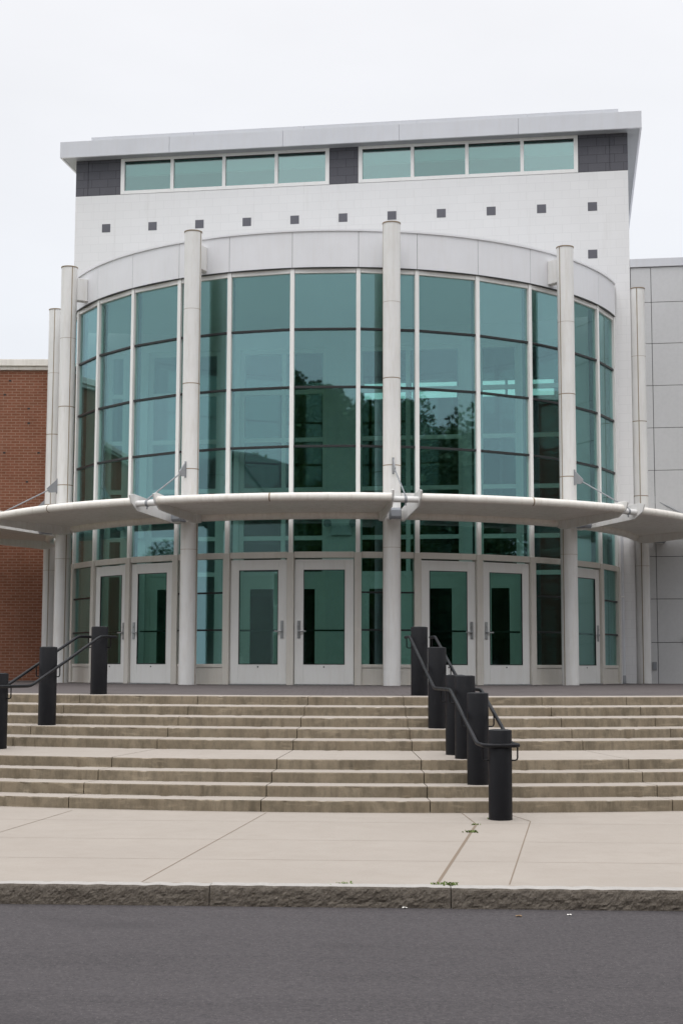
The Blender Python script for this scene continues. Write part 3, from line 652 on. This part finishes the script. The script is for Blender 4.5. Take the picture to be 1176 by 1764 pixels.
# ------------------------------------------------------------------ handrails with thick posts
def railing(name, label, base, top, ys):
    """base(y) -> x of the line at depth y; posts: list of (y, z0, z1)"""
    t = thing('stair_handrail', label, 'handrail', (base(ys[0][0]), ys[0][0], ys[0][1]))
    for y, z0, z1 in ys:
        x = base(y); mb = MB(); r = .123
        mb.lathe([(r, z0-.06), (r, z1-.012), (r-.004, z1-.004), (r-.014, z1)], x, y, 40); p = obj('post', mb, 'post', t, smooth=True)
        mb = MB(); mb.lathe([(r-.03, z1), (r-.034, z1+.003)], x, y, 40); obj('post_cap', mb, 'post', p, smooth=True)
    d0, d1 = Vector((base(ys[0][0]), ys[0][0], 0)), Vector((base(ys[-1][0]), ys[-1][0], 0)); ax = (d1-d0).normalized(); sd = Vector((-ax.y, ax.x, 0))
    OFF = .185; rr = .0215
    for s in (-1, 1):
        pts = []
        for y, z in top:
            if y is None: continue
            pts.append(Vector((base(y), y, z))+sd*s*OFF)
        out = [pts[0]]
        for i in range(1, len(pts)-1):
            a, b, c = pts[i-1], pts[i], pts[i+1]; f = .09
            out += [b+(a-b).normalized()*f, b+((a-b).normalized()+(c-b).normalized())*.022, b+(c-b).normalized()*f]
        out.append(pts[-1])
        # the lower end turns in front of the last post
        e = pts[-1]; out += [e+ax*.05-sd*s*.012, e+ax*.085-sd*s*.05, e+ax*.095-sd*s*OFF]
        mb = MB(); mb.tube(out, rr, 12); rl = obj('rail', mb, 'post', t, smooth=True)
        mb = MB()
        def zat(y):
            for (y0, z0), (y1, z1) in zip(top, top[1:]):
                if y1 <= y <= y0: return z0+(z1-z0)*(y-y0)/(y1-y0)
            return top[0][1] if y > top[0][0] else top[-1][1]
        for y, z0, z1 in ys:
            mb = MB(); zz = zat(y); c = Vector((base(y), y, 0)); P = lambda o_, z: c+sd*s*o_+Vector((0, 0, z))
            mb.tube([P(OFF, zz-.012), P(OFF, zz-.13), P(OFF-.006, zz-.15), P(OFF-.024, zz-.158), P(.118, zz-.158)], .0085, 8); obj('rail_bracket', mb, 'post', t, smooth=True)
    return t
railing('r', 'black handrail with six thick posts right of centre on the steps', lambda y: 1.118-.0868*(y+13.4),
        [(-13.25, .79), (-13.72, .79), (-16.08, .088), (-17.38, .088), (-19.14, -.452), (-19.50, -.452)],
        [(-13.4, -.07, .94), (-15.12, -.457, .62), (-16.62, -.715, .26), (-17.32, -.73, .256), (-18.17, -.963, .068), (-19.47, -1.22, -.292)])
railing('l', 'black handrail with thick posts at the left edge of the photo', lambda y: -3.62+.335*(y+13.0),
        [(-12.85, .79), (-13.3, .79), (-15.15, .088), (-16.4, .088), (-17.9, -.452), (-18.30, -.452)],
        [(-13.0, -.07, .94), (-14.42, -.457, .62), (-15.62, -.715, .26), (-16.3, -.73, .256), (-17.05, -.963, .068), (-18.2, -1.20, -.292)])
# ------------------------------------------------------------------ weeds and litter
def weed(px, py, n, h, label, z=None, sp=.05):
    c = unp(px, py); mb = MB()
    for i in range(n):
        a = random.uniform(0, 2*pi); d = Vector((cos(a), sin(a), 0)); b = c+Vector((random.gauss(0, sp), random.gauss(0, sp*.8), 0)); hh = h*random.uniform(.4, 1); wv = Vector((-d.y, d.x, 0))*random.uniform(.004, .009)
        mb.add([b-wv*.5, b+wv*.5, b+d*hh*.4+wv+Vector((0, 0, hh*.7)), b+d*hh*.9+Vector((0, 0, hh*.75)), b+d*hh*.4-wv+Vector((0, 0, hh*.7))], [(0, 1, 2, 3, 4)])
    return tag(obj('weed', mb, 'weed', loc=c), label, 'weed', 'weeds in the sidewalk joints')
weed(811, 1434, 40, .03, 'small green weed in the wide sidewalk crack left of the bottom post', sp=.035)
weed(818, 1421, 20, .022, 'tiny weed at the top end of the wide sidewalk crack', sp=.02)
weed(845, 1411, 26, .028, 'weed tuft at the foot of the bottom black post', sp=.03)
weed(773, 1526, 46, .035, 'weed growing at the kerb joint below the wide crack', sp=.03)
weed(752, 1524, 28, .024, 'flat weed where the wide sidewalk crack meets the kerb', sp=.035)
weed(590, 1523, 22, .02, 'thin weed along the kerb near the middle of the photo', sp=.05)
def scrap(px, py, z, s, mat, label, name='litter', cat='litter'):
    d = fw+r2*((px-588)/2538.75)-u2*((py-882)/2538.75); o = Vector((0, -D, ZE)); t = (z-o.z)/d.z; c = o+d*t; mb = MB(); k = 5; P = []
    for j in range(k):
        for i in range(k):
            P.append(c+Vector(((i/(k-1)-.5)*s*1.5, (j/(k-1)-.5)*s, .004+.35*s*abs(noise.noise((i*.7+px, j*.9, py))))))
    vs = P+[p+Vector((0, 0, .0015)) for p in P]; q = k*k
    fs = [(j*k+i+1, j*k+i, (j+1)*k+i, (j+1)*k+i+1) for j in range(k-1) for i in range(k-1)]; fs += [tuple(x+q for x in reversed(f)) for f in fs]
    ed = [i for i in range(k)]+[j*k+k-1 for j in range(1, k)]+[(k-1)*k+i for i in reversed(range(k-1))]+[j*k for j in reversed(range(1, k-1))]
    fs += [(ed[i], ed[(i+1) % len(ed)], ed[(i+1) % len(ed)]+q, ed[i]+q) for i in range(len(ed))]
    mb.add(vs, fs); return tag(obj(name, mb, mat, loc=c), label, cat)
scrap(980, 1577, -1.433, .022, 'paper', 'crumpled white paper scrap on the asphalt right of centre')
scrap(697, 1565, -1.433, .026, 'paper', 'flat white paper scrap in the gutter under the kerb')
scrap(893, 1579, -1.433, .03, 'dry', 'small brown dry leaf on the asphalt near the kerb', 'dry_leaf', 'leaf')
# ------------------------------------------------------------------ across the street (seen mirrored in the glass)
def make_tree(label, h, rad, mat, seed, n=15000):
    rnd = random.Random(seed); t = thing('street_tree', label, 'tree')
    mb = MB(); mb.tube([(0, 0, -.1), (.05, 0, h*.2), (-.05, .1, h*.45), (0, .05, h*.85)], [.32, .24, .15, .03], 10)
    cl = []
    for i in range(30):
        a = rnd.uniform(0, 2*pi); z0 = h*rnd.uniform(.10, .6); z1 = z0+h*rnd.uniform(.1, .3); r = rad*rnd.uniform(.45, .95)*(1-.5*(z1/h)**2)
        mb.tube([(0, 0, z0), (cos(a)*r*.5, sin(a)*r*.5, (z0+z1)/2+.2), (cos(a)*r, sin(a)*r, z1)], [.09, .06, .02], 6); cl.append((Vector((cos(a)*r, sin(a)*r, z1)), rad*rnd.uniform(.28, .5)))
    for i in range(8): cl.append((Vector((rnd.gauss(0, rad*.25), rnd.gauss(0, rad*.25), h*rnd.uniform(.6, .97))), rad*rnd.uniform(.25, .42)))
    obj('trunk', mb, 'bark', t, smooth=True); mb = MB()
    for i in range(n):
        c, r = rnd.choice(cl); d = Vector((rnd.gauss(0, 1), rnd.gauss(0, 1), rnd.gauss(0, .8))); d = d.normalized()*r*rnd.random()**.4; p = c+d
        u = Vector((rnd.gauss(0, 1), rnd.gauss(0, 1), rnd.gauss(0, .6))).normalized(); v = u.orthogonal().normalized(); s = rnd.uniform(.11, .20)
        mb.add([p-u*s, p+v*s*.6, p+u*s, p-v*s*.6], [(0, 1, 2, 3)])
    obj('crown', mb, mat, t); return t
def dup(root, loc, rz, sc, label):
    r = root.copy(); COL.link(r); r.location = loc; r.rotation_euler = (0, 0, rz); r.scale = (sc, sc, sc); r['label'] = label
    for ch in list(root.children):
        c = ch.copy(); COL.link(c); c.parent = r
    return r
ta_ = make_tree('tall green street tree facing the centre doors across the road', 15.4, 4.4, 'leaf', 3, 48000)
tb_ = make_tree('dark broad tree on the lawn opposite the right doors', 13.8, 5.6, 'leaf_dark', 5, 48000)
ta_.location = (-6.2, -45, -1.45); tb_.location = (26, -38, -1.4)
for src, x, y, rz, sc, lb in ((ta_, 11.6, -43, 1.3, .93, 'tall green tree across the road opposite the handrail'), (ta_, 1.5, -50, 1.1, .9, 'second green tree across the road behind the tall one'),
        (tb_, 19, -43, 2.0, .95, 'dark tree across the road right of the handrail'), (tb_, 33, -33, .7, 1.0, 'dark tree across the road far right, nearest the kerb'), (tb_, -1, -52, 4.4, .95, 'dark tree far behind the tall green street tree'),
        (tb_, -15, -52, 3.3, .85, 'low dark tree across the road beside the gabled house'), (ta_, -20, -54, 3.3, .85, 'green tree behind the grey gabled house'), (ta_, -33, -49, 4.0, .85, 'green tree across the road far to the left'),
        (tb_, 7, -54, 5.0, .95, 'dark tree deep on the lawn across the road'), (tb_, 16, -53, .4, .95, 'dark tree deep on the lawn right of the other'), (tb_, 24, -49, 1.9, 1.0, 'dark tree at the back of the lawn opposite the right doors'),
        (tb_, -38, -42, 2.9, .8, 'dark tree left of the grey gabled house'), (tb_, 44, -27, .2, .8, 'dark tree far down the road to the right'), (tb_, 37, -44, 3.1, 1.0, 'dark tree beside the pale gabled house'), (tb_, -40, -24, 2.2, .75, 'dark tree across the road left of the left doors'), (ta_, -29.5, -60, .4, 1.04, 'tall green tree showing above the grey gabled roof'), (ta_, -38, -61, 2.7, 1.0, 'tall green tree left of the grey gabled roof'), (tb_, 9, -50, .9, .95, 'dark tree behind the tall green tree opposite the handrail'), (tb_, 29, -42, 3.9, 1.05, 'tall dark tree behind the nearest dark trees to the right'), (tb_, -43, -13, 1.1, .5, 'small dark tree beyond the brick building'), (tb_, -50, -20, 2.1, .52, 'small dark tree far down the road to the left'), (tb_, -46, -17, .3, .46, 'smallest dark tree far down the road to the left'), (tb_, 41, -21, 2.6, .48, 'small dark tree in front of the brick wing to the right'), (tb_, 46, -25, .6, .5, 'small dark tree far down the road, right of the brick wing')):
    dup(src, (x, y, -1.45), rz, sc, lb)
hg = MB(); rnd = random.Random(11)
for i in range(34000):
    x = rnd.uniform(-60, 75); y = -60+rnd.gauss(0, 1.3); z = -1.5+rnd.random()**.8*(8.5+3.5*noise.noise((x*.22, 0, 0))+1.5*noise.noise((x*.7, 4, 0))); u = Vector((rnd.gauss(0, 1), rnd.gauss(0, 1), rnd.gauss(0, .7))).normalized(); v = u.orthogonal().normalized(); c = Vector((x, y, z)); q = rnd.uniform(.22, .42)
    hg.add([c-u*q, c+v*q*.6, c+u*q, c-v*q*.6], [(0, 1, 2, 3)])
hg.box(-60, 75, -63, -61.5, -1.5, 5)
hd = obj('distant_wood', hg, 'leaf_dark'); hd['kind'] = 'stuff'; hd['label'] = 'band of dark trees behind the lawn across the road'
def house(label, x, y, w_, d_, hw, hr, mat='siding'):
    t = thing('gabled_house', label, 'house', (x, y, -1.45), 'houses across the road'); z0 = -1.5
    mb = MB(); mb.box(x-w_/2, x+w_/2, y-d_, y, z0, hw); mb.add([(x-w_/2, y, hw), (x+w_/2, y, hw), (x, y, hr), (x-w_/2, y-d_, hw), (x+w_/2, y-d_, hw), (x, y-d_, hr)], [(0, 1, 2), (5, 4, 3)]); obj('wall', mb, mat, t)
    mb = MB()
    for s in (-1, 1):
        e = Vector((x+s*(w_/2+.4), 0, hw-.35)); q = Vector((x, 0, hr+.05)); mb.hexa([(e.x, y+.4, e.z), (q.x, y+.4, q.z), (q.x, y-d_-.4, q.z), (e.x, y-d_-.4, e.z), (e.x, y+.4, e.z+.2), (q.x, y+.4, q.z+.2), (q.x, y-d_-.4, q.z+.2), (e.x, y-d_-.4, e.z+.2)])
    obj('roof', mb, 'shingle', t)
    for wx in (-.28, .28):
        for wz in (1.2, 4.2):
            mb = MB(); c = x+wx*w_; mb.box(c-.55, c+.55, y+.001, y+.06, wz-.9, wz-.8); mb.box(c-.55, c+.55, y+.001, y+.06, wz+.8, wz+.9); mb.box(c-.55, c-.45, y+.001, y+.06, wz-.8, wz+.8); mb.box(c+.45, c+.55, y+.001, y+.06, wz-.8, wz+.8); o = obj('window', mb, 'frame', t)
            mb = MB(); mb.box(c-.45, c+.45, y+.002, y+.03, wz-.8, wz+.8); obj('pane', mb, 'gasket', o)
    mb = MB(); mb.box(x-.5, x+.5, y+.002, y+.07, -1.4, .8); obj('door', mb, 'int_white', t)
house('grey gabled house across the road opposite the left doors', -27.7, -45, 10, 11, 5.6, 11.2)
house('pale gabled house across the road far right', 42, -38, 9, 10, 4.5, 7.6)
bw_ = thing('reflection_brick_wing', 'unseen red brick wing added beyond the right edge to darken the glass reflection', 'building', (28, -5, -1.45))  # out of view, added so the right narrow panes mirror dark brick
mb = MB(); mb.box(23, 36, -10, -1, -1.45, 9.2); obj('wall', mb, 'int_brick', bw_)
mb = MB(); mb.box(22.9, 36.1, -10.1, -.9, 9.205, 9.5); obj('coping', mb, 'canopy', bw_)
